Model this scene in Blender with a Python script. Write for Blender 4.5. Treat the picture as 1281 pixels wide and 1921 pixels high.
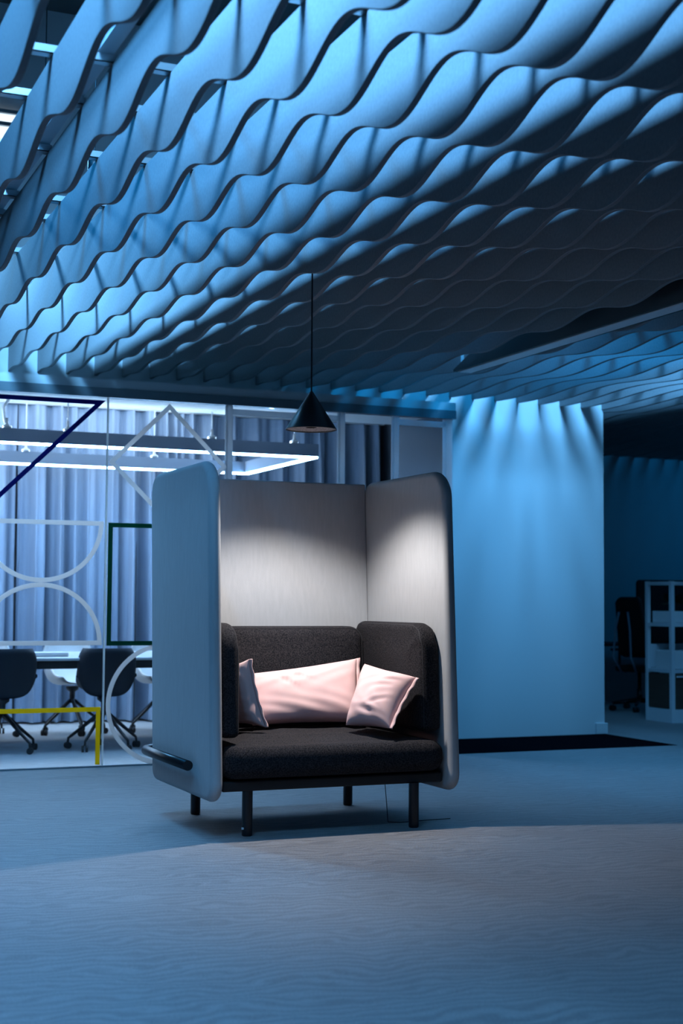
import bpy, bmesh, math, random
from math import sin, cos, pi, radians, sqrt, exp
from mathutils import Vector, Matrix

random.seed(7)
S = bpy.context.scene
C = bpy.context.collection
for o in list(bpy.data.objects):
    bpy.data.objects.remove(o)

# ------------------------------------------------------------------ camera
EYE = 1.2
FPX = 2690.0
_cx, _cy = 640.5, 960.5
vx = Vector((7000 - _cx, -(1170 - _cy), -FPX)).normalized()
vy = Vector((-515 - _cx, -(1120 - _cy), -FPX)).normalized()
vz = vx.cross(vy).normalized()
vx = vy.cross(vz).normalized()
cam_d = bpy.data.cameras.new('camera')
cam = bpy.data.objects.new('camera', cam_d)
C.objects.link(cam)
cam_d.sensor_fit = 'VERTICAL'
cam_d.sensor_height = 36.0
cam_d.sensor_width = 24.0
cam_d.lens = FPX / 1921 * 36
R3 = Matrix(((vx.x, vx.y, vx.z), (vy.x, vy.y, vy.z), (vz.x, vz.y, vz.z)))
cam.matrix_world = Matrix.Translation((0, 0, EYE)) @ R3.to_4x4()
cam_d.clip_start = 0.05
cam_d.dof.use_dof = True
cam_d.dof.focus_distance = 7.6
cam_d.dof.aperture_fstop = 2.4
S.camera = cam

# ------------------------------------------------------------------ colour management, world
S.view_settings.view_transform = 'Standard'
S.view_settings.look = 'None'
S.view_settings.gamma = 1
S.view_settings.use_curve_mapping = False
S.view_settings.exposure = 0.0
S.cycles.use_denoising = True
S.cycles.max_bounces = 8
S.cycles.diffuse_bounces = 2
S.cycles.transparent_max_bounces = 12
S.cycles.sample_clamp_indirect = 4
S.cycles.caustics_reflective = False
S.cycles.caustics_refractive = False
W = bpy.data.worlds.new('evening')
S.world = W
W.use_nodes = True
W.node_tree.nodes['Background'].inputs[0].default_value = (0.05, 0.17, 0.42, 1)
W.node_tree.nodes['Background'].inputs[1].default_value = 0.07

BLUE = (0.115, 0.46, 1.0)
# blue spotlights hung above the baffles, the last ones added as fill: x, y, z, watts, radius
BLUE_LAMPS = [      # ..., cone, aim point
    (0.90, 4.3, 4.45, 720, 0.30, (0.17, 0.52, 1.0), 155, (1.7, 4.8, 3.2)),
    (0.10, 4.7, 4.40, 330, 0.30, (0.10, 0.46, 1.0), 155, (1.0, 4.8, 3.2)),
    (1.30, 9.5, 4.25, 620, 0.20, (0.17, 0.54, 1.0), 150, (2.4, 9.4, 3.2)),
    (6.65, 9.1, 4.30, 640, 0.28, (0.14, 0.51, 1.0), 165, (6.9, 10.4, 2.4)),
    (-0.6, 0.6, 4.3, 70, 0.34, (0.03, 0.34, 1.0), 165, (-0.6, 0.6, 0)),  # unseen lamp added to light the foreground carpet
    (1.00, 7.0, 4.4, 170, 0.30, (0.0, 0.36, 1.0), 150, (2.0, 7.0, 3.2)),  # unseen lamp added to brighten the baffles between the stronger lamps
    (5.5, 9.0, 4.3, 170, 0.30, (0.0, 0.38, 1.0), 165, (6.2, 9.4, 3.2)),  # unseen fill lamp added for the right-hand baffles and the plain wall
    (11.3, 11.6, 4.9, 110, 0.8, (0.0, 0.36, 1.0), 165, (11.3, 12, 0)),  # unseen fill lamp added to lift the far office wall
]
PENDANT = (2.897, 7.19)
PENDANT_W = 104
MEET_E = 66.0          # emission of the ring lamp in the meeting room
MEET_COL = (0.29, 0.60, 1.0)


def lamp_light(x, y, z, w, r, col, cone, aim=None):
    d = bpy.data.lights.new('spot_light', 'SPOT')
    d.energy = w
    d.color = col
    d.shadow_soft_size = r
    d.spot_size = radians(cone)
    d.spot_blend = 0.6
    o = bpy.data.objects.new('spot_light', d)
    C.objects.link(o)
    o.location = (x, y, z)
    if aim:
        o.rotation_euler = (Vector(aim) - Vector((x, y, z))).to_track_quat('-Z', 'Y').to_euler()
    return o


for (x, y, z, w, r, col, cone, aim) in BLUE_LAMPS:
    lamp_light(x, y, z, w, r, col, cone, aim)


# ------------------------------------------------------------------ helpers
def mat(name, col, rough=0.7, metal=0.0, noise=None, bump=None, emit=None, spec=0.5):
    m = bpy.data.materials.new(name)
    m.use_nodes = True
    nt = m.node_tree
    b = nt.nodes['Principled BSDF']
    b.inputs['Base Color'].default_value = (*col, 1)
    b.inputs['Roughness'].default_value = rough
    b.inputs['Metallic'].default_value = metal
    b.inputs['Specular IOR Level'].default_value = spec
    tc = nt.nodes.new('ShaderNodeTexCoord')
    if noise:                       # (scale vec, amount, second colour)
        sc, amt, col2 = noise
        mp = nt.nodes.new('ShaderNodeMapping')
        mp.inputs['Scale'].default_value = sc
        nt.links.new(tc.outputs['Object'], mp.inputs['Vector'])
        n = nt.nodes.new('ShaderNodeTexNoise')
        n.inputs['Scale'].default_value = 1
        n.inputs['Detail'].default_value = 4
        nt.links.new(mp.outputs[0], n.inputs['Vector'])
        r = nt.nodes.new('ShaderNodeValToRGB')
        r.color_ramp.elements[0].position = 0.5 - amt
        r.color_ramp.elements[1].position = 0.5 + amt
        r.color_ramp.elements[0].color = (*col, 1)
        r.color_ramp.elements[1].color = (*col2, 1)
        nt.links.new(n.outputs['Fac'], r.inputs['Fac'])
        nt.links.new(r.outputs[0], b.inputs['Base Color'])
    if bump:                        # (scale vec, strength, distance)
        sc, st, di = bump
        mp = nt.nodes.new('ShaderNodeMapping')
        mp.inputs['Scale'].default_value = sc
        nt.links.new(tc.outputs['Object'], mp.inputs['Vector'])
        n = nt.nodes.new('ShaderNodeTexNoise')
        n.inputs['Scale'].default_value = 1
        n.inputs['Detail'].default_value = 3
        nt.links.new(mp.outputs[0], n.inputs['Vector'])
        bp = nt.nodes.new('ShaderNodeBump')
        bp.inputs['Strength'].default_value = st
        bp.inputs['Distance'].default_value = di
        nt.links.new(n.outputs['Fac'], bp.inputs['Height'])
        nt.links.new(bp.outputs[0], b.inputs['Normal'])
    if emit:
        b.inputs['Emission Color'].default_value = (*emit[0], 1)
        b.inputs['Emission Strength'].default_value = emit[1]
    return m


def carpet_mat(name, c1, c2):
    m = bpy.data.materials.new(name)
    m.use_nodes = True
    nt = m.node_tree
    b = nt.nodes['Principled BSDF']
    b.inputs['Roughness'].default_value = 0.6
    b.inputs['Specular IOR Level'].default_value = 0.38
    b.inputs['Sheen Weight'].default_value = 0.5
    b.inputs['Sheen Roughness'].default_value = 0.45
    tc = nt.nodes.new('ShaderNodeTexCoord')
    # moire-like grain woven into the carpet
    mp = nt.nodes.new('ShaderNodeMapping')
    mp.inputs['Scale'].default_value = (1, 1.6, 1)
    mp.inputs['Rotation'].default_value = (0, 0, radians(12))
    nt.links.new(tc.outputs['Object'], mp.inputs['Vector'])
    wv = nt.nodes.new('ShaderNodeTexWave')
    wv.wave_type = 'BANDS'
    wv.bands_direction = 'Y'
    wv.inputs['Scale'].default_value = 3.4
    wv.inputs['Distortion'].default_value = 17
    wv.inputs['Detail'].default_value = 2.5
    wv.inputs['Detail Scale'].default_value = 0.9
    wv.inputs['Detail Roughness'].default_value = 0.55
    nt.links.new(mp.outputs[0], wv.inputs['Vector'])
    n = nt.nodes.new('ShaderNodeTexNoise')
    n.inputs['Scale'].default_value = 150
    n.inputs['Detail'].default_value = 3
    nt.links.new(tc.outputs['Object'], n.inputs['Vector'])
    n2 = nt.nodes.new('ShaderNodeTexNoise')
    n2.inputs['Scale'].default_value = 2.2
    nt.links.new(tc.outputs['Object'], n2.inputs['Vector'])
    a = nt.nodes.new('ShaderNodeMath'); a.operation = 'MULTIPLY_ADD'
    a.inputs[1].default_value = 0.42
    nt.links.new(wv.outputs['Fac'], a.inputs[0])
    k = nt.nodes.new('ShaderNodeMath'); k.operation = 'MULTIPLY'
    nt.links.new(n.outputs['Fac'], k.inputs[0]); k.inputs[1].default_value = 2.0
    nt.links.new(k.outputs[0], a.inputs[2])
    a2 = nt.nodes.new('ShaderNodeMath'); a2.operation = 'MULTIPLY_ADD'
    nt.links.new(n2.outputs['Fac'], a2.inputs[0]); a2.inputs[1].default_value = 0.12
    nt.links.new(a.outputs[0], a2.inputs[2])
    r = nt.nodes.new('ShaderNodeValToRGB')
    r.color_ramp.elements[0].position = 0.0
    r.color_ramp.elements[1].position = 1.0
    r.color_ramp.elements[0].color = (*c1, 1)
    r.color_ramp.elements[1].color = (*c2, 1)
    mr = nt.nodes.new('ShaderNodeMapRange')
    mr.inputs['From Min'].default_value = 0.72; mr.inputs['From Max'].default_value = 1.78
    nt.links.new(a2.outputs[0], mr.inputs['Value'])
    nt.links.new(mr.outputs[0], r.inputs['Fac'])
    nt.links.new(r.outputs[0], b.inputs['Base Color'])
    bp = nt.nodes.new('ShaderNodeBump')
    bp.inputs['Strength'].default_value = 0.5
    bp.inputs['Distance'].default_value = 0.004
    nt.links.new(n.outputs['Fac'], bp.inputs['Height'])
    nt.links.new(bp.outputs[0], b.inputs['Normal'])
    return m


def glass_mat(name, tint=(0.93, 0.97, 1.0), refl=0.035):
    m = bpy.data.materials.new(name)
    m.use_nodes = True
    nt = m.node_tree
    nt.nodes.clear()
    out = nt.nodes.new('ShaderNodeOutputMaterial')
    tr = nt.nodes.new('ShaderNodeBsdfTransparent')
    tr.inputs[0].default_value = (*tint, 1)
    gl = nt.nodes.new('ShaderNodeBsdfGlossy')
    gl.inputs['Roughness'].default_value = 0.03
    mx = nt.nodes.new('ShaderNodeMixShader')
    lw = nt.nodes.new('ShaderNodeFresnel')
    lw.inputs[0].default_value = 1.25
    nt.links.new(lw.outputs[0], mx.inputs[0])
    nt.links.new(tr.outputs[0], mx.inputs[1])
    nt.links.new(gl.outputs[0], mx.inputs[2])
    nt.links.new(mx.outputs[0], out.inputs[0])
    return m


M = {}
M['carpet'] = carpet_mat('carpet', (0.085, 0.085, 0.095), (0.35, 0.345, 0.355))
M['carpet_meet'] = carpet_mat('carpet_meeting', (0.30, 0.31, 0.33), (0.85, 0.85, 0.85))
M['dark_floor'] = mat('dark_floor', (0.003, 0.003, 0.005), 1.0, noise=((40, 40, 40), .3, (0.005, 0.005, 0.007)), spec=.0)
M['wall'] = mat('wall_paint', (0.62, 0.64, 0.66), 0.8, bump=((120, 120, 120), .08, .002))
M['wall_grey'] = mat('wall_grey', (0.09, 0.105, 0.13), 0.8, bump=((120, 120, 120), .08, .002))
M['slab'] = mat('slab', (0.06, 0.07, 0.075), 0.9, noise=((3, 3, 3), .3, (0.045, 0.05, 0.055)))
M['felt'] = mat('baffle_felt', (0.23, 0.235, 0.25), 0.92, noise=((220, 60, 60), .25, (0.285, 0.29, 0.305)), bump=((300, 90, 90), .25, .002), spec=.15)
M['shell'] = mat('shell_fabric', (0.43, 0.44, 0.455), 0.95, noise=((60, 60, 9), .30, (0.485, 0.495, 0.51)), bump=((350, 350, 120), .3, .0015), spec=.15)
M['charcoal'] = mat('charcoal_fabric', (0.007, 0.0075, 0.0105), 0.95, noise=((170, 170, 170), .10, (0.038, 0.034, 0.037)), bump=((420, 420, 420), .5, .002), spec=.2)
M['piping'] = mat('piping', (0.035, 0.034, 0.038), 0.9)
M['pink'] = mat('pink_linen', (0.80, 0.52, 0.495), 0.9, noise=((14, 14, 14), .3, (0.84, 0.57, 0.54)), bump=((420, 420, 420), .25, .001), spec=.2)
M['black_metal'] = mat('black_metal', (0.006, 0.007, 0.010), 0.34)
M['black_matte'] = mat('black_matte', (0.008, 0.008, 0.010), 0.6)
M['alu'] = mat('aluminium', (0.62, 0.64, 0.66), 0.32, 0.85)
M['frame'] = mat('frame_light', (0.55, 0.58, 0.62), 0.45, 0.2)
M['track'] = mat('track_dark', (0.20, 0.24, 0.27), 0.4, 0.3)
M['white'] = mat('white_lacquer', (0.75, 0.76, 0.78), 0.45)
M['shelf'] = mat('shelf_lacquer', (0.75, 0.80, 0.85), 0.5)
M['cabinet_dark'] = mat('cabinet_dark', (0.07, 0.045, 0.035), 0.6, noise=((2, 2, 30), .3, (0.10, 0.065, 0.05)))
M['table_top'] = mat('table_top', (0.75, 0.77, 0.8), 0.3)
M['chair_shell'] = mat('chair_shell', (0.006, 0.010, 0.018), 0.6, spec=.25)
M['chair_white'] = mat('chair_white', (0.86, 0.88, 0.9), 0.4)
M['curtain'] = mat('curtain_fabric', (0.26, 0.34, 0.46), 0.9, noise=((30, 30, 2), .3, (0.34, 0.42, 0.54)), spec=.2)
M['glass'] = glass_mat('clear_glass')
M['joint'] = None
def tape_mat(name, col):
    m = mat(name, col, .6)
    nt = m.node_tree
    tl = nt.nodes.new('ShaderNodeBsdfTranslucent')
    tl.inputs[0].default_value = (*col, 1)
    mx = nt.nodes.new('ShaderNodeMixShader')
    mx.inputs[0].default_value = .85
    b = nt.nodes['Principled BSDF']
    nt.links.new(b.outputs[0], mx.inputs[1]); nt.links.new(tl.outputs[0], mx.inputs[2])
    nt.links.new(mx.outputs[0], nt.nodes['Material Output'].inputs[0])
    return m


M['tape_white'] = tape_mat('tape_white', (1.0, 0.97, 0.95))
M['joint'] = tape_mat('glass_joint', (0.9, 0.98, 1.0))
M['post'] = tape_mat('post', (0.95, 0.97, 1.0))
M['tape_blue'] = tape_mat('tape_blue', (0.01, 0.02, 0.20))
M['tape_green'] = tape_mat('tape_green', (0.005, 0.16, 0.10))
M['tape_yellow'] = tape_mat('tape_yellow', (1.0, 0.74, 0.03))
M['lamp_emit'] = mat('lamp_emit', (0.9, 0.9, 0.9), 0.5, emit=(MEET_COL, MEET_E))
M['soffit_fill_glow'] = mat('soffit_fill_glow', (0.9, 0.9, 0.9), 0.5, emit=((0.6, 0.8, 1.0), 60.0))
M['ceiling_glow'] = mat('ceiling_glow', (0.9, 0.9, 0.9), 0.5, emit=((0.78, 0.90, 1.0), 3.5))
M['lamp_side'] = mat('lamp_side', (0.30, 0.36, 0.45), 0.5)
M['cable_white'] = mat('cable_white', (0.8, 0.85, 0.9), 0.4)
M['disc'] = mat('lamp_disc', (0.55, 0.50, 0.50), 0.7, noise=((160, 160, 160), .12, (0.18, 0.16, 0.17)))
M['bulb'] = mat('bulb', (1, 1, 1), 0.5, emit=((1, .93, .85), 3))
M['diffuser_off'] = mat('diffuser_off', (0.80, 0.82, 0.86), 0.5)
M['window'] = mat('window_glow', (0.8, 0.85, 0.9), 0.5, emit=((0.75, 0.9, 1.0), 1.3))
M['leaf'] = mat('leaf', (0.012, 0.03, 0.015), 0.6)
M['paper'] = mat('paper', (0.8, 0.83, 0.86), 0.8)
M['skin_tag'] = mat('tag', (0.7, 0.75, 0.8), 0.6)


def finish(name, bm, m, parent=None, smooth=False, recalc=True):
    """bm in world coordinates when parent is None (origin goes to its bottom
    centre); in the parent's local coordinates otherwise."""
    if recalc:
        bmesh.ops.recalc_face_normals(bm, faces=bm.faces)
    loc = Vector((0, 0, 0))
    if parent is None:
        xs = [v.co.x for v in bm.verts]; ys = [v.co.y for v in bm.verts]; zs = [v.co.z for v in bm.verts]
        loc = Vector(((min(xs) + max(xs)) / 2, (min(ys) + max(ys)) / 2, min(zs)))
        for v in bm.verts:
            v.co -= loc
    me = bpy.data.meshes.new(name)
    bm.to_mesh(me); bm.free()
    me.materials.append(m)
    if smooth:
        for p in me.polygons:
            p.use_smooth = True
    o = bpy.data.objects.new(name, me)
    C.objects.link(o)
    if parent is not None:
        o.parent = parent
    else:
        o.location = loc
    return o


def thing(name, label, cat, loc=(0, 0, 0), rz=0, group=None):
    o = bpy.data.objects.new(name, None)
    C.objects.link(o)
    o.location = loc
    o.rotation_euler = (0, 0, rz)
    o.empty_display_size = 0.1
    return tag(o, label, cat, group)


def tag(o, label, cat, group=None):
    o['label'] = label
    o['category'] = cat
    if group:
        o['group'] = group
    return o


def struct(o):
    o['kind'] = 'structure'
    return o


def dup(root, loc=None, rz=None, label=None, group=None):
    r = root.copy(); C.objects.link(r)
    if loc is not None: r.location = loc
    if rz is not None: r.rotation_euler = (0, 0, rz)
    if label: r['label'] = label
    if group: r['group'] = group
    for ch in [c for c in root.children]:
        c = ch.copy(); C.objects.link(c); c.parent = r
        for g in [q for q in ch.children]:
            d = g.copy(); C.objects.link(d); d.parent = c
    return r


def box(bm, x0, x1, y0, y1, z0, z1):
    v = [bm.verts.new((x, y, z)) for x in (x0, x1) for y in (y0, y1) for z in (z0, z1)]
    for f in ((0, 1, 3, 2), (4, 6, 7, 5), (0, 4, 5, 1), (2, 3, 7, 6), (0, 2, 6, 4), (1, 5, 7, 3)):
        bm.faces.new([v[i] for i in f])
    return v


def bbox(x0, x1, y0, y1, z0, z1, bevel=0.0, seg=2):
    bm = bmesh.new()
    box(bm, x0, x1, y0, y1, z0, z1)
    if bevel:
        bmesh.ops.bevel(bm, geom=bm.edges[:] , offset=bevel, segments=seg, profile=.5, affect='EDGES')
    return bm


def tube(bm, pts, r, n=12, cap=True, radii=None):
    pts = [Vector(p) for p in pts]
    rings = []
    prev = None
    for i, p in enumerate(pts):
        if i == 0: d = pts[1] - pts[0]
        elif i == len(pts) - 1: d = pts[-1] - pts[-2]
        else: d = (pts[i + 1] - pts[i]).normalized() + (pts[i] - pts[i - 1]).normalized()
        d.normalize()
        if prev is None:
            a = Vector((0, 0, 1)) if abs(d.z) < .9 else Vector((1, 0, 0))
            e1 = d.cross(a).normalized()
        else:
            e1 = (prev - d * prev.dot(d)).normalized()
        prev = e1
        e2 = d.cross(e1)
        rr = radii[i] if radii else r
        rings.append([bm.verts.new(p + (e1 * cos(2 * pi * k / n) + e2 * sin(2 * pi * k / n)) * rr) for k in range(n)])
    for a, b in zip(rings, rings[1:]):
        for k in range(n):
            bm.faces.new((a[k], a[(k + 1) % n], b[(k + 1) % n], b[k]))
    if cap:
        bm.faces.new(rings[0][::-1]); bm.faces.new(rings[-1])


def lathe(bm, prof, c=(0, 0, 0), n=32, cap0=False, cap1=False):
    rings = []
    for (r, z) in prof:
        rings.append([bm.verts.new((c[0] + r * cos(2 * pi * k / n), c[1] + r * sin(2 * pi * k / n), c[2] + z)) for k in range(n)])
    for a, b in zip(rings, rings[1:]):
        for k in range(n):
            bm.faces.new((a[k], a[(k + 1) % n], b[(k + 1) % n], b[k]))
    if cap0: bm.faces.new(rings[0][::-1])
    if cap1: bm.faces.new(rings[-1])


def rr_outline(w, h, rs, inset, seg=8):
    """rounded rectangle centred at 0; rs = radii BL, BR, TR, TL"""
    pts = []
    cen = [(-w / 2, -h / 2, rs[0], pi), (w / 2, -h / 2, rs[1], 1.5 * pi), (w / 2, h / 2, rs[2], 0), (-w / 2, h / 2, rs[3], .5 * pi)]
    sg = [(1, 1), (-1, 1), (-1, -1), (1, -1)]
    for (cx, cy, r, a0), (sx, sy) in zip(cen, sg):
        ri = max(r - inset, 0.0008)
        off = max(r, inset + 0.0008)
        ox = min(off, w / 2 - .0001); oy = min(off, h / 2 - .0001)
        for k in range(seg + 1):
            a = a0 + (pi / 2) * k / seg
            pts.append((cx + sx * ox + ri * cos(a), cy + sy * oy + ri * sin(a)))
    return pts


def soft_slab(w, h, t, rs, re, crown=0.0, seg=8, fn=None):
    """slab in local (a, b, c): outline in a/b, thickness along c; rounded edge,
    optional crown on both faces. fn maps (a,b,c)->xyz"""
    bm = bmesh.new()
    rings = []
    prof = []
    m = 6
    for k in range(m + 1):
        th = (pi / 2) * k / m
        prof.append((re * (1 - cos(th)), (t / 2 - re) + re * sin(th)))
    inner = min(w, h) / 2 - re - 0.002
    extra = []
    q = 6
    for k in range(1, q + 1):
        s = k / q
        extra.append((re + inner * s * .97, t / 2 + crown * (1 - (1 - s) ** 2)))
    half = prof + extra
    for side in (1, -1):
        seq = half if side == 1 else half
        rg = []
        for (ins, c) in seq:
            rg.append([bm.verts.new(fn(a, b, side * c)) for a, b in rr_outline(w, h, rs, ins, seg)])
        for r1, r2 in zip(rg, rg[1:]):
            n = len(r1)
            for k in range(n):
                bm.faces.new((r1[k], r1[(k + 1) % n], r2[(k + 1) % n], r2[k]))
        bm.faces.new(rg[-1])
        rings.append(rg[0])
    n = len(rings[0])
    for k in range(n):
        bm.faces.new((rings[0][k], rings[0][(k + 1) % n], rings[1][(k + 1) % n], rings[1][k]))
    bmesh.ops.remove_doubles(bm, verts=bm.verts, dist=0.0004)
    return bm


# ------------------------------------------------------------------ setting
Y_WALL, Y_GLASS = 11.23, 10.21
X_END = 7.45
Z_SLAB = 5.9
bm = bmesh.new()
box(bm, -6, X_END, -5, Y_GLASS, -0.2, 0)
box(bm, X_END, 20, -5, 15.0, -0.2, 0)
bmesh.ops.translate(bm, verts=bm.verts, vec=(0, 0, 0))
struct(finish('floor', bm, M['carpet']))
bm = bmesh.new()
box(bm, -6, 5.36, Y_GLASS, 14.1, -0.2, 0)
box(bm, 5.36, 6.6, Y_WALL + .1, 14.1, -0.2, 0)
struct(finish('floor_meeting_room', bm, M['carpet_meet']))
bm = bmesh.new()
box(bm, 5.36, X_END, Y_GLASS - .08, Y_WALL + .1, -0.2, 0.002)
struct(finish('floor_dark_strip', bm, M['dark_floor']))

bm = bmesh.new()
box(bm, -6, X_END, Y_WALL, Y_WALL + .1, 2.80, Z_SLAB)       # above the meeting room
box(bm, 5.37, X_END, Y_WALL, Y_WALL + .1, 0, 2.80)
bmesh.ops.remove_doubles(bm, verts=bm.verts, dist=.0001)
struct(finish('wall_back', bm, M['wall']))
struct(finish('wall_return', bbox(X_END - .1, X_END, Y_WALL + .1, 15.0, 0, Z_SLAB), M['wall']))
struct(finish('wall_far', bbox(X_END - .1, 20, 15.0, 15.1, 0, Z_SLAB), M['wall']))
struct(finish('wall_right', bbox(16.5, 16.6, -5, 15.0, 0, Z_SLAB), M['wall']))
struct(finish('ceiling', bbox(-6, 20, -5, 15.1, Z_SLAB, Z_SLAB + .1), M['slab']))
# baseboard at the end of the plain wall
struct(finish('baseboard_back', bbox(X_END - .10, X_END + .022, Y_WALL - .022, Y_WALL + .3, 0.003, .10, .002, 1), M['wall']))
# meeting room enclosure
struct(finish('ceiling_meeting_front', bbox(-6, 5.36, Y_GLASS - .02, Y_WALL, 2.735, 2.80), M['wall']))
struct(finish('ceiling_meeting', bbox(-6, 6.6, Y_WALL + .1, 14.1, 3.12, 3.2), M['wall']))
struct(finish('wall_meeting_back', bbox(-6, 6.6, 14.1, 14.2, 0, 3.12), M['wall_grey']))
struct(finish('wall_meeting_side', bbox(6.5, 6.6, Y_WALL + .1, 14.1, 0, 3.12), M['wall_grey']))
struct(finish('wall_meeting_left', bbox(-6, -5.9, Y_GLASS, 14.1, 0, 3.12), M['wall_grey']))
# high window far left, seen through the gap above the baffles
bm = bmesh.new()
box(bm, 1.05, 2.03, Y_WALL - .03, Y_WALL - .005, 4.70, 5.01)
wn = struct(finish('window_1', bm, M['window']))
bm = bmesh.new()
for x in (1.05, 1.55, 2.03):
    box(bm, x - .02, x + .02, Y_WALL - .06, Y_WALL - .03, 4.68, 5.03)
for z in (4.68, 4.9, 5.0):
    box(bm, 1.03, 2.05, Y_WALL - .06, Y_WALL - .03, z, z + .03)
for v in bm.verts: v.co -= wn.location
struct(finish('window_frame', bm, M['track'], parent=wn))

# ------------------------------------------------------------------ wavy ceiling baffles
PH = [-0.56026, 0.14697, 5.24081, 0.91373, 0.11722, 0.13241, -0.17079, -0.69078, -0.37865]


def _ph(u, v):
    t = (1, u, v, u * u, u * v, v * v, u ** 3, u * u * v, u * v * v)
    return sum(a * b for a, b in zip(PH, t))


def wave(i, y):
    u = (i - 3) / 10; v = (y - 7) / 4
    uc = min(max(u, -.8), 1.15); vc = min(max(v, -.9), 1.05)
    ph = _ph(uc, vc) + (v - vc) * 5.2
    if u != uc:
        e = .02 if u > uc else -.02
        ph += (_ph(uc, vc) - _ph(uc - e, vc)) / e * (u - uc)
    vv = min(max(v, -1.1), 1.05)
    z = 2.99315 - 0.01715 * vv + 0.02051 * min(max(u, -.8), 1.3)
    return z + exp(-3.489 - .863 * vv) * cos(2 * pi * ph)


Z_TOP = 3.23
T_BAF = 0.027


def bx(i):
    return 1.971 + .2275 * i


def ordinal(n):
    return ['', 'first', 'second', 'third', 'fourth', 'fifth', 'sixth', 'seventh', 'eighth', 'ninth', 'tenth',
            'eleventh', 'twelfth', 'thirteenth', 'fourteenth', 'fifteenth', 'sixteenth', 'seventeenth', 'eighteenth', 'nineteenth', 'twentieth'][n]


def baffle_label(i):
    if i <= -3:
        n = -2 - i
        return 'wavy felt ceiling baffle, %s one left of the metal beam above' % ordinal(n)
    if i <= 0:
        return 'wavy felt ceiling baffle, %s one right of the metal beam above' % ordinal(i + 3)
    if i <= 4:
        return 'wavy felt ceiling baffle, %s one left of the hanging lamp cord' % ordinal(5 - i)
    if i <= 9:
        return 'wavy felt ceiling baffle, %s one right of the hanging lamp cord' % ordinal(i - 4)
    if i <= 13:
        return 'wavy felt ceiling baffle, %s one left of the long black ceiling lamp' % ordinal(14 - i)
    if i <= 19:
        return 'wavy felt ceiling baffle, %s one right of the long black ceiling lamp' % ordinal(i - 13)
    if i <= 24:
        return 'wavy felt ceiling baffle, %s one left from the right end of the plain wall' % ordinal(25 - i)
    return 'wavy felt ceiling baffle, %s one right of the end of the plain wall' % ordinal(i - 24)


def make_baffle(i):
    x = bx(i)
    y0, y1 = (0.6 if i != 14 else 9.72), (Y_WALL if x < X_END else 14.98)
    n = int((y1 - y0) / .033)
    bm = bmesh.new()
    L = []
    for k in range(n + 1):
        y = y0 + (y1 - y0) * k / n
        zb = wave(i, y)
        e = .0025
        L.append([bm.verts.new(p) for p in ((x, y, Z_TOP), (x, y, zb + e), (x + e, y, zb), (x + T_BAF - e, y, zb),
                                            (x + T_BAF, y, zb + e), (x + T_BAF, y, Z_TOP))])
    for a, b in zip(L, L[1:]):
        for k in range(6):
            q = (k + 1) % 6
            bm.faces.new((a[k], a[q], b[q], b[k]))
    bm.faces.new(L[0]); bm.faces.new(L[-1][::-1])
    o = finish('ceiling_baffle', bm, M['felt'])
    tag(o, baffle_label(i), 'ceiling baffle', 'wavy baffles hung in a row under the ceiling')
    return o


I_LAST = 44
for i in range(-9, I_LAST + 1):
    make_baffle(i)

# metal rails carrying the baffles
RAILS = [(3.55, 'nearest the camera'), (4.43, 'second from the camera'), (5.26, 'third from the camera'), (5.76, 'fourth from the camera'),
         (6.44, 'fifth from the camera'), (7.24, 'sixth from the camera'), (7.62, 'seventh from the camera'), (8.42, 'eighth from the camera'),
         (9.30, 'ninth from the camera'), (10.4, 'closest to the back wall')]
for y, w in RAILS:
    bm = bmesh.new()
    x0, x1 = bx(-9), bx(I_LAST) + .05
    for (ya, yb, za, zb) in ((-.025, .025, 0, .004), (-.025, -.021, 0, .032), (.021, .025, 0, .032)):
        box(bm, x0, x1, y + ya, y + yb, Z_TOP + .001 + za, Z_TOP + .001 + zb)
    o = finish('ceiling_rail', bm, M['alu'])
    tag(o, 'thin metal channel rail lying across the ceiling baffles, %s' % w, 'rail', 'metal rails above the baffles')

# beam with glass tube running along the baffles
t = thing('ceiling_beam', 'long dark metal beam running above the wavy baffles at upper left', 'beam', (1.25, 6, 3.27))
bm = bmesh.new()
box(bm, -.018, .045, -5.4, 5.2, 0, .07)
finish('beam_body', bm, M['frame'], t)
bm = bmesh.new()
for k in range(14):
    y = -5.0 + .8 * k
    box(bm, -.035, .05, y, y + .03, .07, .078)
finish('clamp', bm, M['alu'], t)
bm = bmesh.new()
tube(bm, [(-.045, .9, .02), (-.045, 3.6, .02)], .012, 10)
finish('cable_tube', bm, M['alu'], t)['label'] = 'shiny tube along the beam'

# hanging fittings above the baffles
def fitting(x, y, z, label):
    t = thing('ceiling_spotlight', label, 'spotlight', (x, y, z), 0, 'spotlights above the baffles')
    bm = bmesh.new()
    lathe(bm, [(.028, -.09), (.034, -.07), (.034, .03), (.02, .05)], cap0=True, cap1=True, n=20)
    finish('lamp_body', bm, M['black_metal'], t, True)
    bm = bmesh.new()
    tube(bm, [(0, 0, .05), (0, 0, Z_SLAB - z)], .004, 8)
    finish('cable', bm, M['black_matte'], t)
    return t


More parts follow.
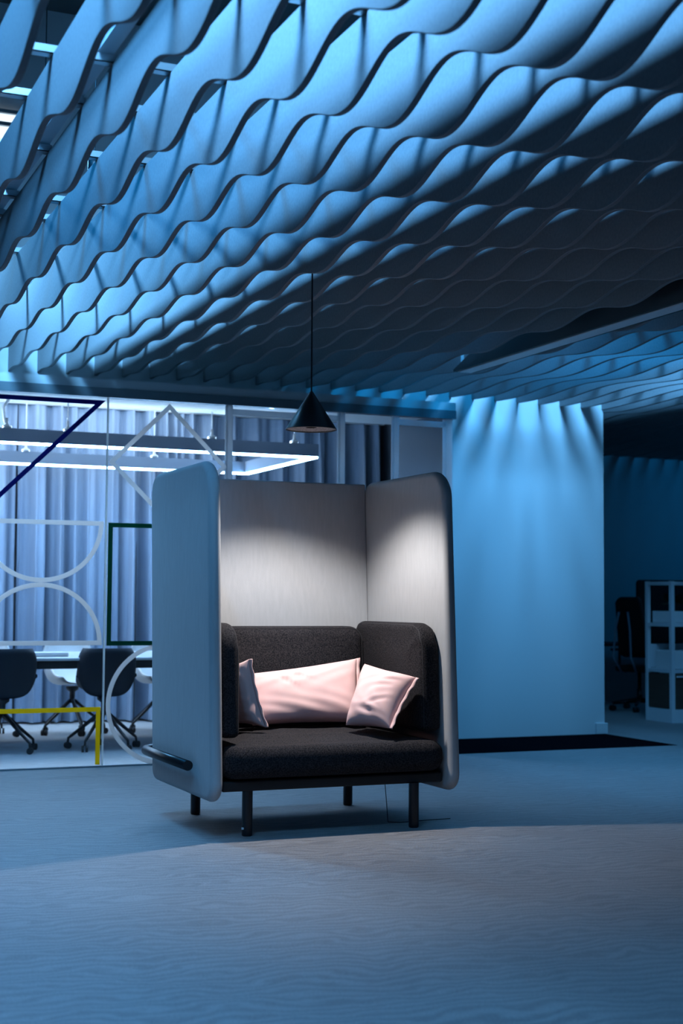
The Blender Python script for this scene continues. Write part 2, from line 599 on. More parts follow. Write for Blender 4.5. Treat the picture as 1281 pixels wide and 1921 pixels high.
fitting(1.62, 8.2, 3.55 + .35, 'small black spotlight on a cable seen through the gap at the top left')
fitting(1.66, 7.1, 3.42, 'small black spotlight seen between two baffles right of the metal beam')
for (x, y, z, w, r, col, cone, aim), lb in zip(BLUE_LAMPS, ('above the baffles at the top of the picture', 'above the baffles left of the metal beam', 'above the baffles by the meeting room',
                                                       'above the baffles by the plain wall', 'above the baffles near the camera, added to light the carpet',
                                                       'above the baffles left of the pendant cord, added as fill for the baffles', 'above the baffles at the glass corner, added as fill for baffles and wall', 'above the baffles of the back office, added as fill for the far wall')):
    t = thing('blue_ceiling_lamp', 'blue ceiling lamp hung ' + lb, 'lamp', (x, y, z), 0, 'blue lamps above the baffles')  # fill lamps get an added fitting as well
    bm = bmesh.new()
    lathe(bm, [(.20, .33), (.22, .35), (.22, .45), (.05, .5)], cap1=True, cap0=True, n=24)
    finish('lamp_body', bm, M['black_metal'], t, False)
    bm = bmesh.new()
    tube(bm, [(0, 0, .5), (0, 0, Z_SLAB - z)], .005, 8)
    finish('cable', bm, M['black_matte'], t)

# long black linear lamp recessed between two baffles
t = thing('linear_ceiling_lamp', 'long black linear ceiling lamp with a grey diffuser set between the baffles', 'ceiling lamp', (5.15, 5.7, 2.955))
bm = bmesh.new()
vs = []
for y, top in ((-4.2, .24), (3.3, .24), (3.98, .02)):
    vs.append([bm.verts.new(q) for q in ((-.08, y, .004), (.09, y, .004), (.09, y, top), (-.08, y, top))])
for q1, q2 in zip(vs, vs[1:]):
    for k in range(4):
        bm.faces.new((q1[k], q1[(k + 1) % 4], q2[(k + 1) % 4], q2[k]))
bm.faces.new(vs[0]); bm.faces.new(vs[-1][::-1])
finish('housing', bm, M['black_matte'], t)
finish('diffuser', bbox(-.055, .055, -4.15, 3.95, -.002, .006), M['diffuser_off'], t)

# ------------------------------------------------------------------ glass front of the meeting room
G = thing('glass_partition', 'glazed front of the meeting room with coloured tape shapes on the panes', 'glass wall', (0, Y_GLASS, 0))
joints = [-4.0, -3.06, -2.13, -1.2, -.27, .66, 1.59, 2.52, 3.45, 4.37, 4.835, 5.30]
for a, b in zip(joints, joints[1:]):
    finish('glass_pane', bbox(a + .006, b - .006, 0, .012, .012, 2.665), M['glass'], G)
bm = bmesh.new()
for j in joints[:8]:
    box(bm, j - .006, j + .006, -.001, .013, .012, 2.665)
finish('pane_joint', bm, M['joint'], G)
for j in joints[8:]:
    wdt = .022 if j != 5.30 else .03
    p = finish('door_post', bbox(j - wdt, j + wdt, -.02, .04, 0.005, 2.665, .002, 1), M['post'], G)
finish('top_track', bbox(-6, 5.36, -.03, .05, 2.667, 2.735), M['track'], G)
bm = bmesh.new()
box(bm, 3.47, 4.35, -.015, .035, 2.60, 2.64)
finish('door_head', bm, M['post'], G)
finish('door_head', bbox(4.86, 5.27, -.015, .035, 2.60, 2.64), M['post'], G)
finish('floor_track', bbox(-6, 5.34, -.004, .016, .001, .011), M['track'], G)
finish('side_panel', bbox(5.335, 5.36, .05, Y_WALL - Y_GLASS, 0.003, 2.735), M['wall_grey'], G)


def tape(path, wdt, m, label, closed=False):
    """mitred band in the x/z plane on the front of the glass"""
    bm = bmesh.new()
    n = len(path)
    Lr = []
    for k, (x, z) in enumerate(path):
        p = Vector((x, z))
        if closed or 0 < k < n - 1:
            a = (p - Vector(path[(k - 1) % n])).normalized(); b = (Vector(path[(k + 1) % n]) - p).normalized()
        elif k == 0:
            a = b = (Vector(path[1]) - p).normalized()
        else:
            a = b = (p - Vector(path[k - 1])).normalized()
        na = Vector((-a.y, a.x)); nb = Vector((-b.y, b.x))
        d = (na + nb).normalized()
        s = wdt / 2 / max(d.dot(na), .3)
        Lr.append((p + d * s, p - d * s))
    vs = [[bm.verts.new((q.x, yy, q.y)) for q in pr for yy in (-.003, -.0005)] for pr in Lr]
    rng = range(n if closed else n - 1)
    for k in rng:
        a, b = vs[k], vs[(k + 1) % n]
        for f in ((0, 1), (1, 3), (3, 2), (2, 0)):
            bm.faces.new((a[f[0]], a[f[1]], b[f[1]], b[f[0]]))
    o = finish('tape_shape', bm, m, G)
    o['label'] = label
    return o


TW = .033
h = TW / 2
xa, xb = 1.61, 2.50
R_ = .445 - h
cxm = (xa + xb) / 2
tape([(xa + h, 2.645 - h), (xb - h * 2.4, 2.645 - h), (xa + h, 1.765 + h * 2.4)], TW, M['tape_blue'], 'dark blue tape triangle', True)
tape([(cxm + R_ * cos(a), 1.765 - h + (R_ - .015) * sin(a)) for a in [-pi * k / 40 for k in range(41)]], TW, M['tape_white'], 'white tape half circle opening upwards', True)
tape([(cxm + R_ * cos(a), .872 + h + (R_ - .015) * sin(a)) for a in [pi * k / 40 for k in range(41)]], TW, M['tape_white'], 'white tape half circle above the yellow frame', True)
tape([(xa + h, .02), (xa + h, .43 - h), (xb - h, .43 - h), (xb - h, .02)], TW, M['tape_yellow'], 'yellow tape frame')
xa, xb = 2.535, 3.43
cxm = (xa + xb) / 2
tape([(cxm, 2.645 - h), (xb - h, 2.2), (cxm, 1.765 + h), (xa + h, 2.2)], TW, M['tape_white'], 'white tape diamond', True)
tape([(xa + h, 1.757 - h), (xb - h, 1.757 - h), (xb - h, .868 + h), (xa + h, .868 + h)], TW, M['tape_green'], 'green tape square', True)
tape([(cxm + R_ * cos(2 * pi * k / 72), .442 + R_ * sin(2 * pi * k / 72)) for k in range(72)], TW, M['tape_white'], 'white tape circle', True)

# ------------------------------------------------------------------ meeting room content
# curtain
def make_curtain(x0, x1, label, seed):
    rnd = random.Random(seed)
    bm = bmesh.new()
    n = int((x1 - x0) / .012)
    cols = []
    ph = 0
    for k in range(n + 1):
        x = x0 + (x1 - x0) * k / n
        ph += 2 * pi * .012 / (.21 + .06 * sin(x * 2.3 + seed) + .06 * sin(x * 5.1 + 2) + .035 * sin(x * 11.7))
        amp = .105 + .035 * sin(x * 3.1 + 1) + .03 * sin(x * 7)
        col = []
        for z in (0.02, .8, 1.6, 2.4, 2.95, 3.085):
            f = z / 3.1
            col.append(bm.verts.new((x + .022 * sin(2 * ph + 1) * (1 - f), 13.93 + (amp * sin(ph + .3 * sin(z * 1.1 + x)) + .3 * amp * sin(2.7 * ph)) * (1.2 - .75 * f ** 4), z)))
        cols.append(col)
    for a, b in zip(cols, cols[1:]):
        for k in range(5):
            bm.faces.new((a[k], b[k], b[k + 1], a[k + 1]))
    o = finish('curtain', bm, M['curtain'], None, True, recalc=False)
    tag(o, label, 'curtain', 'curtains at the back of the meeting room')


make_curtain(-5.8, 2.55, 'blue grey pleated curtain behind the meeting table, left length', 1.0)
make_curtain(2.56, 6.44, 'blue grey pleated curtain behind the meeting table, right length by the side wall', 2.2)
finish('curtain_track', bbox(-5.8, 6.45, 13.90, 13.96, 3.09, 3.12), M['white'])
tag(bpy.data.objects['curtain_track'], 'white ceiling track the meeting room curtains hang from', 'curtain track')
o = finish('ceiling_glow_panel', bbox(-5.5, 4.3, 12.3, 13.86, 3.105, 3.12), M['ceiling_glow'])  # glowing panel added to make the ceiling band above the curtain bright
tag(o, 'long glowing panel added to brighten the meeting room ceiling above the curtain', 'added glow panel')

# ring lamp
LZ = 2.40
t = thing('ring_lamp', 'large rectangular ring lamp glowing white above the meeting table', 'lamp', (2.53, 11.95, LZ))
hx, hy, bw = 2.0, .88, .055
bm = bmesh.new()
for (a, b, c, d) in ((-hx, hx, -hy, -hy + bw), (-hx, hx, hy - bw, hy), (-hx, -hx + bw, -hy + bw, hy - bw), (hx - bw, hx, -hy + bw, hy - bw)):
    box(bm, a, b, c, d, .006, .11)
finish('housing', bm, M['lamp_side'], t)
bm = bmesh.new()
e = .006
for (a, b, c, d) in ((-hx + e, hx - e, -hy + e, -hy + bw - e), (-hx + e, hx - e, hy - bw + e, hy - e), (-hx + e, -hx + bw - e, -hy + bw - e, hy - bw + e), (hx - bw + e, hx - e, -hy + bw - e, hy - bw + e)):
    box(bm, a, b, c, d, -.008, .006)
finish('diffuser', bm, M['lamp_emit'], t)
bm = bmesh.new()
for (a, b, c, d) in ((-hx + e, hx - e, -hy + e, -hy + bw - e), (-hx + e, hx - e, hy - bw + e, hy - e)):
    box(bm, a + .02, b - .02, c + .012, d - .012, .1102, .1106)
finish('added_uplight', bm, M['soffit_fill_glow'], t)  # glowing strips added on top of the ring to brighten soffit and ceiling
for sx in (-1.6, -.58, -.11, 1.07, 1.79):
    for sy in (-1, 1):
        yy = sy * (hy - bw / 2)
        top = .70 if sy > 0 else .335
        bm = bmesh.new()
        if sx == -.58 and sy == -1:
            tube(bm, [(sx, yy, .11), (sx - .02, yy, .18), (sx - .03, yy, .27), (sx + .01, yy, .335)], .012, 8)
        else:
            tube(bm, [(sx, yy, .13), (sx, yy, top)], .006, 8)
        c_ = finish('suspension_cable', bm, M['cable_white'], t)
        bm = bmesh.new()
        lathe(bm, [(.035, .0), (.035, .02), (.012, .035), (.010, .08)], c=(sx, yy, .11), n=14, cap0=True, cap1=True)
        finish('cable_grip', bm, M['white'], c_, True)

# table
t = thing('meeting_table', 'long meeting table with a pale top behind the glass', 'table', (1.9, 11.95, 0))
finish('table_top', bbox(-3.1, 2.6, -.66, .66, .715, .74, .008, 2), M['table_top'], t)
finish('table_frame', bbox(-2.9, 2.4, -.40, .40, .64, .714), M['black_matte'], t)
for x in (-2.7, -.2, 2.2):
    bm = bmesh.new()
    tube(bm, [(x, -.45, 0.0), (x, -.28, .60)], .03, 10)
    finish('leg', bm, M['black_metal'], t, True)
    bm = bmesh.new()
    tube(bm, [(x, .45, 0.0), (x, .28, .60)], .03, 10)
    finish('leg', bm, M['black_metal'], t, True)
o = finish('flat_box', bbox(1.95, 2.55, 11.50, 11.72, .741, .775, .008, 2), M['white'])  # plain white flat box on the table
tag(o, 'white flat box lying on the meeting table', 'flat_box')


def shell_pt(u, v):
    # u -1..1 across, v 0..1 from seat front edge to top of back; local: back at -y
    if v < .45:
        s = v / .45
        y = .23 - .38 * s; z = .455 - .03 * s * s
    else:
        s = (v - .45) / .55
        a = s * 1.35
        y = -.15 - .11 * sin(min(a, 1.2)) ; z = .425 + .39 * (s ** 1.25)
    wd = .235 * (1 - .10 * (1 - v) ** 2)
    if v > .85: wd *= 1 - .18 * ((v - .85) / .15) ** 2.2
    if v < .12: wd *= 1 - .25 * ((.12 - v) / .12) ** 2
    x = wd * sin(u * 1.35) / sin(1.35)
    lift = abs(u) ** 3.0
    mid = exp(-((v - .38) / .22) ** 2)
    z += lift * (.05 * max(0, 1 - v * 1.1) + .19 * mid)
    y += lift * .10 * max(0, min(1, (v - .4) / .3))
    return Vector((x, y, z))


def make_chair(label, mshell, seed=0):
    t = thing('meeting_chair', label, 'chair', (0, 0, 0), 0, 'swivel shell chairs around the meeting table')
    bm = bmesh.new()
    nu, nv = 18, 22
    g0 = [[shell_pt(-1 + 2 * a / nu, b / nv) for a in range(nu + 1)] for b in range(nv + 1)]
    top = [[bm.verts.new(p) for p in r] for r in g0]
    bot = []
    for b in range(nv + 1):
        r = []
        for a in range(nu + 1):
            p = g0[b][a]
            du = g0[b][min(a + 1, nu)] - g0[b][max(a - 1, 0)]
            dv = g0[min(b + 1, nv)][a] - g0[max(b - 1, 0)][a]
            nrm = du.cross(dv).normalized()
            r.append(bm.verts.new(p - nrm * .012))
        bot.append(r)
    for b in range(nv):
        for a in range(nu):
            bm.faces.new((top[b][a], top[b][a + 1], top[b + 1][a + 1], top[b + 1][a]))
            bm.faces.new((bot[b][a], bot[b + 1][a], bot[b + 1][a + 1], bot[b][a + 1]))
    for b in range(nv):
        bm.faces.new((top[b][0], top[b + 1][0], bot[b + 1][0], bot[b][0]))
        bm.faces.new((top[b][nu], bot[b][nu], bot[b + 1][nu], top[b + 1][nu]))
    for a in range(nu):
        bm.faces.new((top[0][a], bot[0][a], bot[0][a + 1], top[0][a + 1]))
        bm.faces.new((top[nv][a], top[nv][a + 1], bot[nv][a + 1], bot[nv][a]))
    finish('seat_shell', bm, mshell, t, True)
    bm = bmesh.new()
    lathe(bm, [(.06, .0), (.055, -.03), (.026, -.05), (.024, -.12), (.034, -.15)], c=(0, 0, .425), n=16, cap0=True, cap1=True)
    finish('hub', bm, M['black_metal'], t, True)
    for k in range(5):
        a = 2 * pi * k / 5 + .3
        ca, sa = cos(a), sin(a)
        bm = bmesh.new()
        tube(bm, [(.02 * ca, .02 * sa, .30), (.14 * ca, .14 * sa, .20), (.26 * ca, .26 * sa, .105), (.285 * ca, .285 * sa, .085), (.29 * ca, .29 * sa, .05)], .012, 8,
             radii=[.017, .015, .012, .011, .010])
        l = finish('leg', bm, M['black_metal'], t, True)
        bm = bmesh.new()
        cx_, cy_ = .29 * ca, .29 * sa
        px_, py_ = -sin(a + .6), cos(a + .6)
        for s in (-1, 1):
            tube(bm, [(cx_ + px_ * s * .006, cy_ + py_ * s * .006, .027), (cx_ + px_ * s * .024, cy_ + py_ * s * .024, .027)], .026, 14)
        finish('caster', bm, M['black_matte'], l)
    return t


near = make_chair('dark shell chair with its back to the glass, behind the white half circle', M['chair_shell'])
near.location = (2.02, 11.45, 0)
near.rotation_euler = (0, 0, .06)
chair_near2 = dup(near, (2.83, 11.44, 0), -.12, 'dark shell chair with its back to the glass, nearest to the sofa booth')
dup(near, (3.75, 11.46, 0), 0, 'dark shell chair with its back to the glass, hidden behind the sofa booth')
far = make_chair('pale shell chair on the far side of the meeting table, right of the white flat box', M['chair_white'])
far.location = (2.88, 12.82, 0); far.rotation_euler = (0, 0, pi + .1)
dup(far, (2.10, 12.80, 0), pi - .1, 'pale shell chair across the meeting table, at the left picture edge')
dup(far, (3.68, 12.82, 0), pi + .05, 'pale shell chair across the meeting table, beside the sofa booth')

# ------------------------------------------------------------------ sofa booth
SX, SY = 2.952, 7.44
sofa = thing('privacy_sofa', 'high sided two seat sofa booth with pale grey shell and charcoal cushions', 'sofa', (SX, SY, 0))
LEAN = .062


def lean(y, z):
    return y + LEAN * (z - .3)


XL, XR, YF, YB = 2.252, 3.66, 6.885, 7.985
PT = .068
ZB, ZT = .185, 1.925


def side_fn(xc):
    def f(a, b, c):
        z = (ZB + ZT) / 2 + b
        y = (YF + YB) / 2 + a
        return (xc + c - SX, lean(y, z) - SY, z)
    return f


for xc in (XL + PT / 2, XR - PT / 2):
    bm = soft_slab(YB - YF, ZT - ZB, PT, (.10, .07, .13, .16), 0.033, .012, 10, side_fn(xc))
    finish('side_panel', bm, M['shell'], sofa, True)
bm = soft_slab(XR - XL - 2 * PT - .002, ZT - ZB - .02, PT, (.01, .01, .01, .01), .009, .003, 3,
               lambda a, b, c: ((XL + XR) / 2 + a - SX, lean(YB - PT / 2 - .005 + c, (ZB + ZT) / 2 + b) - SY, (ZB + ZT) / 2 + b))
finish('back_panel', bm, M['shell'], sofa, True)

xi0, xi1 = XL + PT + .004, XR - PT - .004
# seat base and cushion
finish('seat_base', bbox(xi0 - SX + .01, xi1 - SX - .01, 6.95 - SY, 7.86 - SY, .232, .285, .008, 2), M['black_matte'], sofa)


def seat_fn(a, b, c):
    x = (xi0 + xi1) / 2 + a; y = (6.90 + 7.90) / 2 + b
    z = .375 + c
    if c > 0:
        z += .006 * sin(x * 23 + 3 * sin(y * 9)) * sin(y * 17 + 1) + .004 * sin(x * 51 + y * 8)
    else:
        z = max(z, .287)
    return (x - SX, y - SY, z)


bm = soft_slab(xi1 - xi0, 1.0, .165, (.09, .09, .03, .03), .07, .042, 10, seat_fn)
sc = finish('seat_cushion', bm, M['charcoal'], sofa, True)
pp = []
for a, b in rr_outline(xi1 - xi0, 1.0, (.09, .09, .03, .03), .020, 10):
    pp.append((((xi0 + xi1) / 2 + a) - SX, 7.40 + b - SY, .375 + .082 - .028))
bm = bmesh.new(); tube(bm, pp + [pp[0]], .0035, 6, cap=False)
finish('piping', bm, M['piping'], sc)

# back and arm cushions
ai0, ai1 = xi0 + .002, xi1 - .002
AT = .115


def wrinkle(y, z, s):
    return .004 * sin(z * 60 + 5 * sin(y * 12 + s)) * exp(-((y - 7.03) / .10) ** 2)


def arm_fn(xc, s):
    def f(a, b, c):
        z = .79 + b
        y = 7.465 + a
        y = lean(y, z) - .03 - .02
        return (xc + c + wrinkle(y, z, s) - SX, y - SY, z)
    return f


for xc, s in ((ai0 + AT / 2, 0), (ai1 - AT / 2, 2)):
    bm = soft_slab(.91, .585, AT, (.04, .04, .09, .14), .04, .008, 10, arm_fn(xc, s))
    ac = finish('arm_cushion', bm, M['charcoal'], sofa, True)
    for side in (-1, 1):
        pp = []
        for a, b in rr_outline(.91, .585, (.04, .04, .09, .14), .012, 10):
            p = arm_fn(xc, s)(a, b, side * (AT / 2 - .014)); pp.append(p)
        bm = bmesh.new(); tube(bm, pp + [pp[0]], .003, 6, cap=False)
        finish('piping', bm, M['piping'], ac)
bxw = (ai1 - AT) - (ai0 + AT) - .008
bfn = lambda a, b, c: ((ai0 + ai1) / 2 + a - SX, lean(7.80 + c, .775 + b) - .015 - SY, .775 + b)
bm = soft_slab(bxw, .555, .20, (.04, .04, .08, .08), .06, .012, 10, bfn)
bc = finish('back_cushion', bm, M['charcoal'], sofa, True)
pp = [bfn(a, b, -.078) for a, b in rr_outline(bxw, .555, (.04, .04, .08, .08), .012, 10)]
bm = bmesh.new(); tube(bm, pp + [pp[0]], .003, 6, cap=False)
finish('piping', bm, M['piping'], bc)

# legs
for (x, y) in ((2.485, 7.0), (3.407, 6.95), (2.464, 7.81), (3.411, 7.84)):
    bm = bmesh.new()
    lathe(bm, [(.024, 0), (.027, .004), (.0275, .01), (.0275, .235)], c=(x - SX, y - SY, 0), n=24, cap0=True, cap1=True)
    finish('leg', bm, M['black_metal'], sofa, False)
# tube rail round the outside
zr = .352
path = [(2.208, 7.135), (2.208, 7.86)]
for k in range(1, 9):
    a = pi - (pi / 2) * k / 8
    path.append((2.348 + .14 * cos(a), 7.90 + .14 * sin(a) + .012))
path.append((3.55, 8.052))
for k in range(1, 9):
    a = pi / 2 - (pi / 2) * k / 8
    path.append((3.556 + .14 * cos(a), 7.90 + .14 * sin(a) + .012))
path.append((3.696, 7.135))
bm = bmesh.new()
tube(bm, [(x - SX, y - SY, zr) for x, y in path], .0265, 20)
hr = finish('tube_rail', bm, M['black_metal'], sofa, True)
bm = bmesh.new()
for x0, x1 in ((2.225, 2.268), (3.636, 3.68)):
    for y in (7.25, 7.75):
        tube(bm, [(x0 - SX, y - SY, zr), (x1 - SX, y - SY, zr)], .012, 10)
finish('rail_bracket', bm, M['black_metal'], sofa, True)
for p in hr.data.polygons:
    if len(p.vertices) > 5: p.use_smooth = False
# tag on the front leg
finish('tag', bbox(2.452 - SX, 2.462 - SX, 6.985 - SY, 6.995 - SY, .035, .045), M['skin_tag'], sofa)['label'] = 'small white tag on the front leg'
# thin cord hanging from the seat base to the floor
bm = bmesh.new()
tube(bm, [(3.36, 7.22, .235), (3.362, 7.2, .12), (3.352, 7.16, .03), (3.345, 7.14, .0045), (3.40, 7.10, .0045), (3.55, 7.12, .0045), (3.72, 7.13, .0045)], .0022, 6)
o = finish('cord', bm, M['black_matte'])
tag(o, 'thin dark cord hanging under the sofa and lying on the carpet', 'cord')


# ------------------------------------------------------------------ pillows
def pillow(corners, thick, label, seed, puff=.075, flange=.018, folds=()):
    rnd = random.Random(seed)
    P = [Vector(c) for c in corners]       # TL, TR, BR, BL
    N = 40
    nrm = ((P[1] - P[0]).cross(P[3] - P[0])).normalized()
    if nrm.y > 0: nrm = -nrm               # towards the camera
    e1 = (P[1] - P[0]).normalized(); e2 = (P[0] - P[3]).normalized()

    def base(u, v):
        s, t_ = (u + 1) / 2, (v + 1) / 2
        p = (P[3] * (1 - s) + P[2] * s) * (1 - t_) + (P[0] * (1 - s) + P[1] * s) * t_
        # edges pinched inward between the corners
        cu = (1 - v * v) * puff * u * .45
        cv = (1 - u * u) * puff * v * .45
        return p - e1 * cu - e2 * cv

    def height(u, v):
        f = max(0, (1 - u ** 4) * (1 - v ** 4))
        h_ = thick * f ** .55 * (0.80 + .2 * cos(u * 1.2) * cos(v * 1.2))
        w_ = .0045 * sin(9 * u + 4 * sin(3 * v + seed) + seed) * sin(5 * v + seed) * f
        for (fu, fv, ang, wd, ln, dp) in folds:
            du, dv = u - fu, v - fv
            a = du * cos(ang) + dv * sin(ang); b = -du * sin(ang) + dv * cos(ang)
            w_ -= dp * exp(-(b / wd) ** 2 - (a / ln) ** 2) * f
            w_ += dp * .6 * exp(-((b - wd * 2) / wd) ** 2 - (a / ln) ** 2) * f
        return h_ + w_
    bm = bmesh.new()
    F = [[None] * (N + 1) for _ in range(N + 1)]
    B = [[None] * (N + 1) for _ in range(N + 1)]
    for i in range(N + 1):
        for j in range(N + 1):
            u = -1 + 2 * i / N; v = -1 + 2 * j / N
            uu = sin(u * pi / 2) * .3 + u * .7; vv = sin(v * pi / 2) * .3 + v * .7
            p = base(uu, vv)
            F[i][j] = bm.verts.new(p + nrm * (height(uu, vv) + .002))
            B[i][j] = bm.verts.new(p - nrm * (height(uu, vv) * .8 + .002))
    for i in range(N):
        for j in range(N):
            bm.faces.new((F[i][j], F[i + 1][j], F[i + 1][j + 1], F[i][j + 1]))
            bm.faces.new((B[i][j], B[i][j + 1], B[i + 1][j + 1], B[i + 1][j]))
    for i in range(N):
        for (a, b) in (((i, 0), (i + 1, 0)), ((i, N), (i + 1, N)), ((0, i), (0, i + 1)), ((N, i), (N, i + 1))):
            bm.faces.new((F[a[0]][a[1]], F[b[0]][b[1]], B[b[0]][b[1]], B[a[0]][a[1]]))
    zmin = min(v.co.z for v in bm.verts)
    xs = [v.co.x for v in bm.verts]; ys = [v.co.y for v in bm.verts]
    loc = Vector((sum(xs) / len(xs), sum(ys) / len(ys), zmin))
    t = thing('throw_pillow', label, 'pillow', loc, 0, 'pink pillows on the sofa')
    for v in bm.verts: v.co -= loc
    finish('pillow_body', bm, M['pink'], t, True)
    # flat sewn flange along the right-hand side
    bm = bmesh.new()
    rows = []
    for j in range(N + 1):
        v = -1 + 2 * j / N
        vv = sin(v * pi / 2) * .3 + v * .7
        p = base(1, vv) - loc
        wob = .004 * sin(14 * v + seed)
        a = p - e1 * .004
        b = p + e1 * flange + nrm * wob
        rows.append([bm.verts.new(q) for q in (a + nrm * .0025, b + nrm * .0025, b - nrm * .0025, a - nrm * .0025)])
    for r1, r2 in zip(rows, rows[1:]):
        for k in range(4):
            bm.faces.new((r1[k], r1[(k + 1) % 4], r2[(k + 1) % 4], r2[k]))
    bm.faces.new(rows[0]); bm.faces.new(rows[-1][::-1])
    finish('flange', bm, M['pink'], t, True)
    return t


pillow([(2.60, 7.56, .785), (3.34, 7.56, .872), (3.28, 7.36, .525), (2.66, 7.42, .52)], .085,
       'long pink pillow lying in the middle of the sofa against the back', 1.3, .03, .02,
       folds=((-.35, .5, -1.1, .035, .35, .010), (-.1, .6, -.9, .05, .3, .008)))
pillow([(3.345, 7.46, .845), (3.445, 7.0, .79), (3.275, 6.97, .525), (3.11, 7.18, .53)], .09,
       'square pink pillow leaning on the right arm of the sofa', 2.1, .045, .022,
       folds=((.5, -.35, .5, .06, .45, .008), (.45, .2, .3, .06, .35, .006), (.1, -.75, -.1, .07, .6, .012), (.6, .5, .4, .05, .3, .008)))
pillow([(2.49, 7.60, .84), (2.60, 7.32, .885), (2.685, 7.28, .52), (2.50, 7.50, .52)], .06,
       'pink pillow seen edge on, leaning on the left arm of the sofa', 4.2, .04, .02,
       folds=((.2, -.3, 0, .06, .5, .006), (.0, -.8, .1, .07, .6, .012)))

# ------------------------------------------------------------------ pendant lamp
PX, PY = PENDANT
ZR = 2.128
p = thing('pendant_lamp', 'black cone pendant lamp hanging on a cord above the sofa booth', 'lamp', (PX, PY, ZR))
bm = bmesh.new()
lathe(bm, [(.0055, .212), (.012, .203), (.139, .004), (.140, 0), (.1365, .003), (.010, .198)], n=64)
finish('lamp_shade', bm, M['black_metal'], p, True)
bm = bmesh.new()
lathe(bm, [(.030, .012), (.1335, .006)], n=64)
finish('inner_disc', bm, M['disc'], p, True)['label'] = 'speckled grey disc inside the shade'
bm = bmesh.new()
lathe(bm, [(.001, .045), (.029, .045), (.029, .09), (.001, .09)], n=32)
finish('bulb', bm, M['bulb'], p, True)
bm = bmesh.new()
tube(bm, [(0, 0, .21), (0.0, .002, 3.26 - ZR)], .0045, 10)
finish('cord', bm, M['black_matte'], p)
bm = bmesh.new()
lathe(bm, [(.05, 0), (.05, .03)], c=(0, 0, 3.262 - ZR), n=24, cap0=True, cap1=True)
finish('canopy', bm, M['black_matte'], p)
pl = lamp_light(PX, PY, ZR + .004, PENDANT_W, .035, (1.0, .95, .92), 120)
pl.data.spot_blend = .5
pl2 = lamp_light(PX, PY, ZR + .004, PENDANT_W * .5, .03, (1.0, .95, .92), 66)
pl2.data.spot_blend = .8

# ------------------------------------------------------------------ office area on the right
t = thing('shelf_unit', 'open grey shelf unit with compartments standing beyond the plain wall', 'shelf', (8.75, 11.985, 0))
DY = .45
LW = 1.3
hcol = M['shelf']
for (x, y) in ((0, 0), (0, DY - .04), (LW, 0), (LW, DY - .04), (LW / 2, 0)):
    finish('post', bbox(x, x + .04, y, y + .04, 0, 1.425), hcol, t)
for z in (.10, .50, .965, 1.385):
    bm = bmesh.new()
    box(bm, 0.041, LW, .005, DY, z, z + .035)
    box(bm, 0.004, .036, .041, DY - .041, z, z + .035)
    finish('shelf_board', bm, hcol, t)
finish('base_plinth', bbox(.002, LW, .004, DY - .004, .0, .099), hcol, t)
d = finish('cabinet_door', bbox(.045, LW / 2 - .01, .003, .018, .14, .49), M['cabinet_dark'], t)
d['label'] = 'dark brown door'
finish('door_handle', bbox(.06, .3, -.012, .003, .455, .47), M['shelf'], d)
finish('side_infill', bbox(.006, .018, .045, DY - .045, .14, .49), M['cabinet_dark'], t)
finish('back_infill', bbox(.045, LW, DY - .02, DY - .01, .54, .78), M['shelf'], t)
o = finish('storage_box', bbox(8.80, 9.08, 12.02, 12.38, 1.001, 1.12, .006, 1), M['paper'])
tag(o, 'pale box on the upper shelf of the grey shelf unit, under the plant', 'box', 'boxes on the shelf unit')
o = finish('storage_box', bbox(8.82, 9.2, 12.03, 12.36, .536, .72, .006, 1), M['paper'])
tag(o, 'pale box on the middle shelf of the grey shelf unit', 'box', 'boxes on the shelf unit')


def plant(x, y, z, label, seed):
    rnd = random.Random(seed)
    t = thing('potted_plant', label, 'plant', (x, y, z), 0, 'dark plants in the shelf unit')
    bm = bmesh.new()
    lathe(bm, [(.05, 0), (.065, .09), (.058, .09), (.05, .02)], n=20, cap0=True)
    finish('pot', bm, M['black_matte'], t)
    bm = bmesh.new()
    for k in range(90):
        a = rnd.uniform(0, 2 * pi); l = rnd.uniform(.07, .17); up = rnd.uniform(-.1, 1.2)
        d = Vector((cos(a) * 1, sin(a) * 1, up)).normalized()
        p0 = Vector((0, 0, .09)) + d * .02
        sde = d.cross(Vector((0, 0, 1))).normalized() * .022
        mid = p0 + d * l * .6; tip = p0 + d * l - Vector((0, 0, .02))
        vs = [bm.verts.new(q) for q in (p0, mid + sde, tip, mid - sde)]
        bm.faces.new(vs)
    finish('foliage', bm, M['leaf'], t)


plant(8.93, 12.2, 1.121, 'dark leafy plant on the box in the left bay of the shelf unit', 3)
plant(9.30, 12.2, 1.001, 'dark leafy plant in the right bay of the shelf unit', 5)

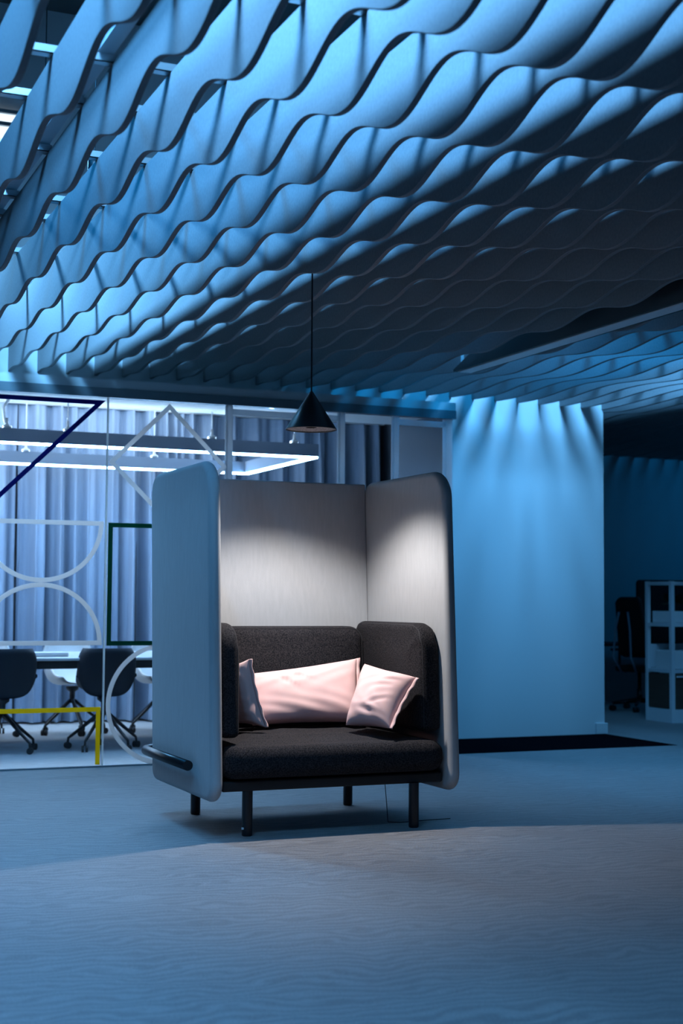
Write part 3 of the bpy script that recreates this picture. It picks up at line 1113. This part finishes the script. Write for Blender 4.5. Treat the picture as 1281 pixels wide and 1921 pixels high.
# desk with screen panel behind
t = thing('desk', 'dark office desk by the far wall behind the shelf unit', 'desk', (9.9, 14.45, 0))
finish('desk_top', bbox(-1.1, 1.6, -.4, .4, .70, .73), M['black_matte'], t)
for x in (-1.05, 1.5):
    for y in (-.35, .35):
        finish('leg', bbox(x, x + .05, y - .02, y + .02, 0, .70), M['black_metal'], t)
t = thing('desk_screen', 'black rounded divider panel standing on the desk behind the shelf unit', 'screen', (10.57, 14.2, .731))
bm = soft_slab(1.4, .745, .04, (.03, .03, .05, .05), .015, 0, 6, lambda a, b, c: (a, c, .3735 + b))
finish('panel', bm, M['black_matte'], t, True)

# office chair
t = thing('office_chair', 'dark high backed swivel office chair by the far desk', 'chair', (9.42, 13.5, 0), radians(-72))
bm = soft_slab(.44, .68, .06, (.06, .06, .07, .07), .025, .01, 8,
               lambda a, b, c: (a * (1 - .3 * max(0, b / .34) ** 1.5), -.20 + c + .10 * (b / .34) ** 2 - .14 * (b / .34) * .5, .93 + b))
finish('backrest', bm, M['black_matte'], t, True)
for s in (-1, 1):
    bm = bmesh.new()
    tube(bm, [(s * .10, -.18, .42), (s * .12, -.31, .6), (s * .10, -.30, .9), (s * .06, -.285, 1.1)], .012, 8)
    finish('back_support', bm, M['lamp_side'], t, True)
bm = soft_slab(.48, .46, .07, (.08, .08, .1, .1), .03, .01, 8, lambda a, b, c: (a, b + .05, .47 + c))
finish('seat', bm, M['black_matte'], t, True)
for s in (-1, 1):
    bm = bmesh.new()
    tube(bm, [(s * .20, .02, .43), (s * .29, .02, .46), (s * .29, .02, .66)], .016, 8)
    box(bm, s * .29 - .035, s * .29 + .035, -.10, .14, .66, .69)
    finish('armrest', bm, M['black_matte'], t)
bm = bmesh.new()
lathe(bm, [(.03, .09), (.03, .25), (.02, .25), (.02, .43)], n=16, cap0=True, cap1=True)
finish('column', bm, M['black_metal'], t, True)
for k in range(5):
    a = 2 * pi * k / 5 + .2
    bm = bmesh.new()
    tube(bm, [(.02 * cos(a), .02 * sin(a), .12), (.30 * cos(a), .30 * sin(a), .085)], .02, 8, radii=[.028, .018])
    l = finish('base_arm', bm, M['black_metal'], t, True)
    bm = bmesh.new()
    q = (-sin(a + .5), cos(a + .5))
    for s in (-1, 1):
        tube(bm, [(.30 * cos(a) + q[0] * s * .006, .30 * sin(a) + q[1] * s * .006, .032), (.30 * cos(a) + q[0] * s * .028, .30 * sin(a) + q[1] * s * .028, .032)], .031, 14)
    finish('caster', bm, M['black_matte'], l)
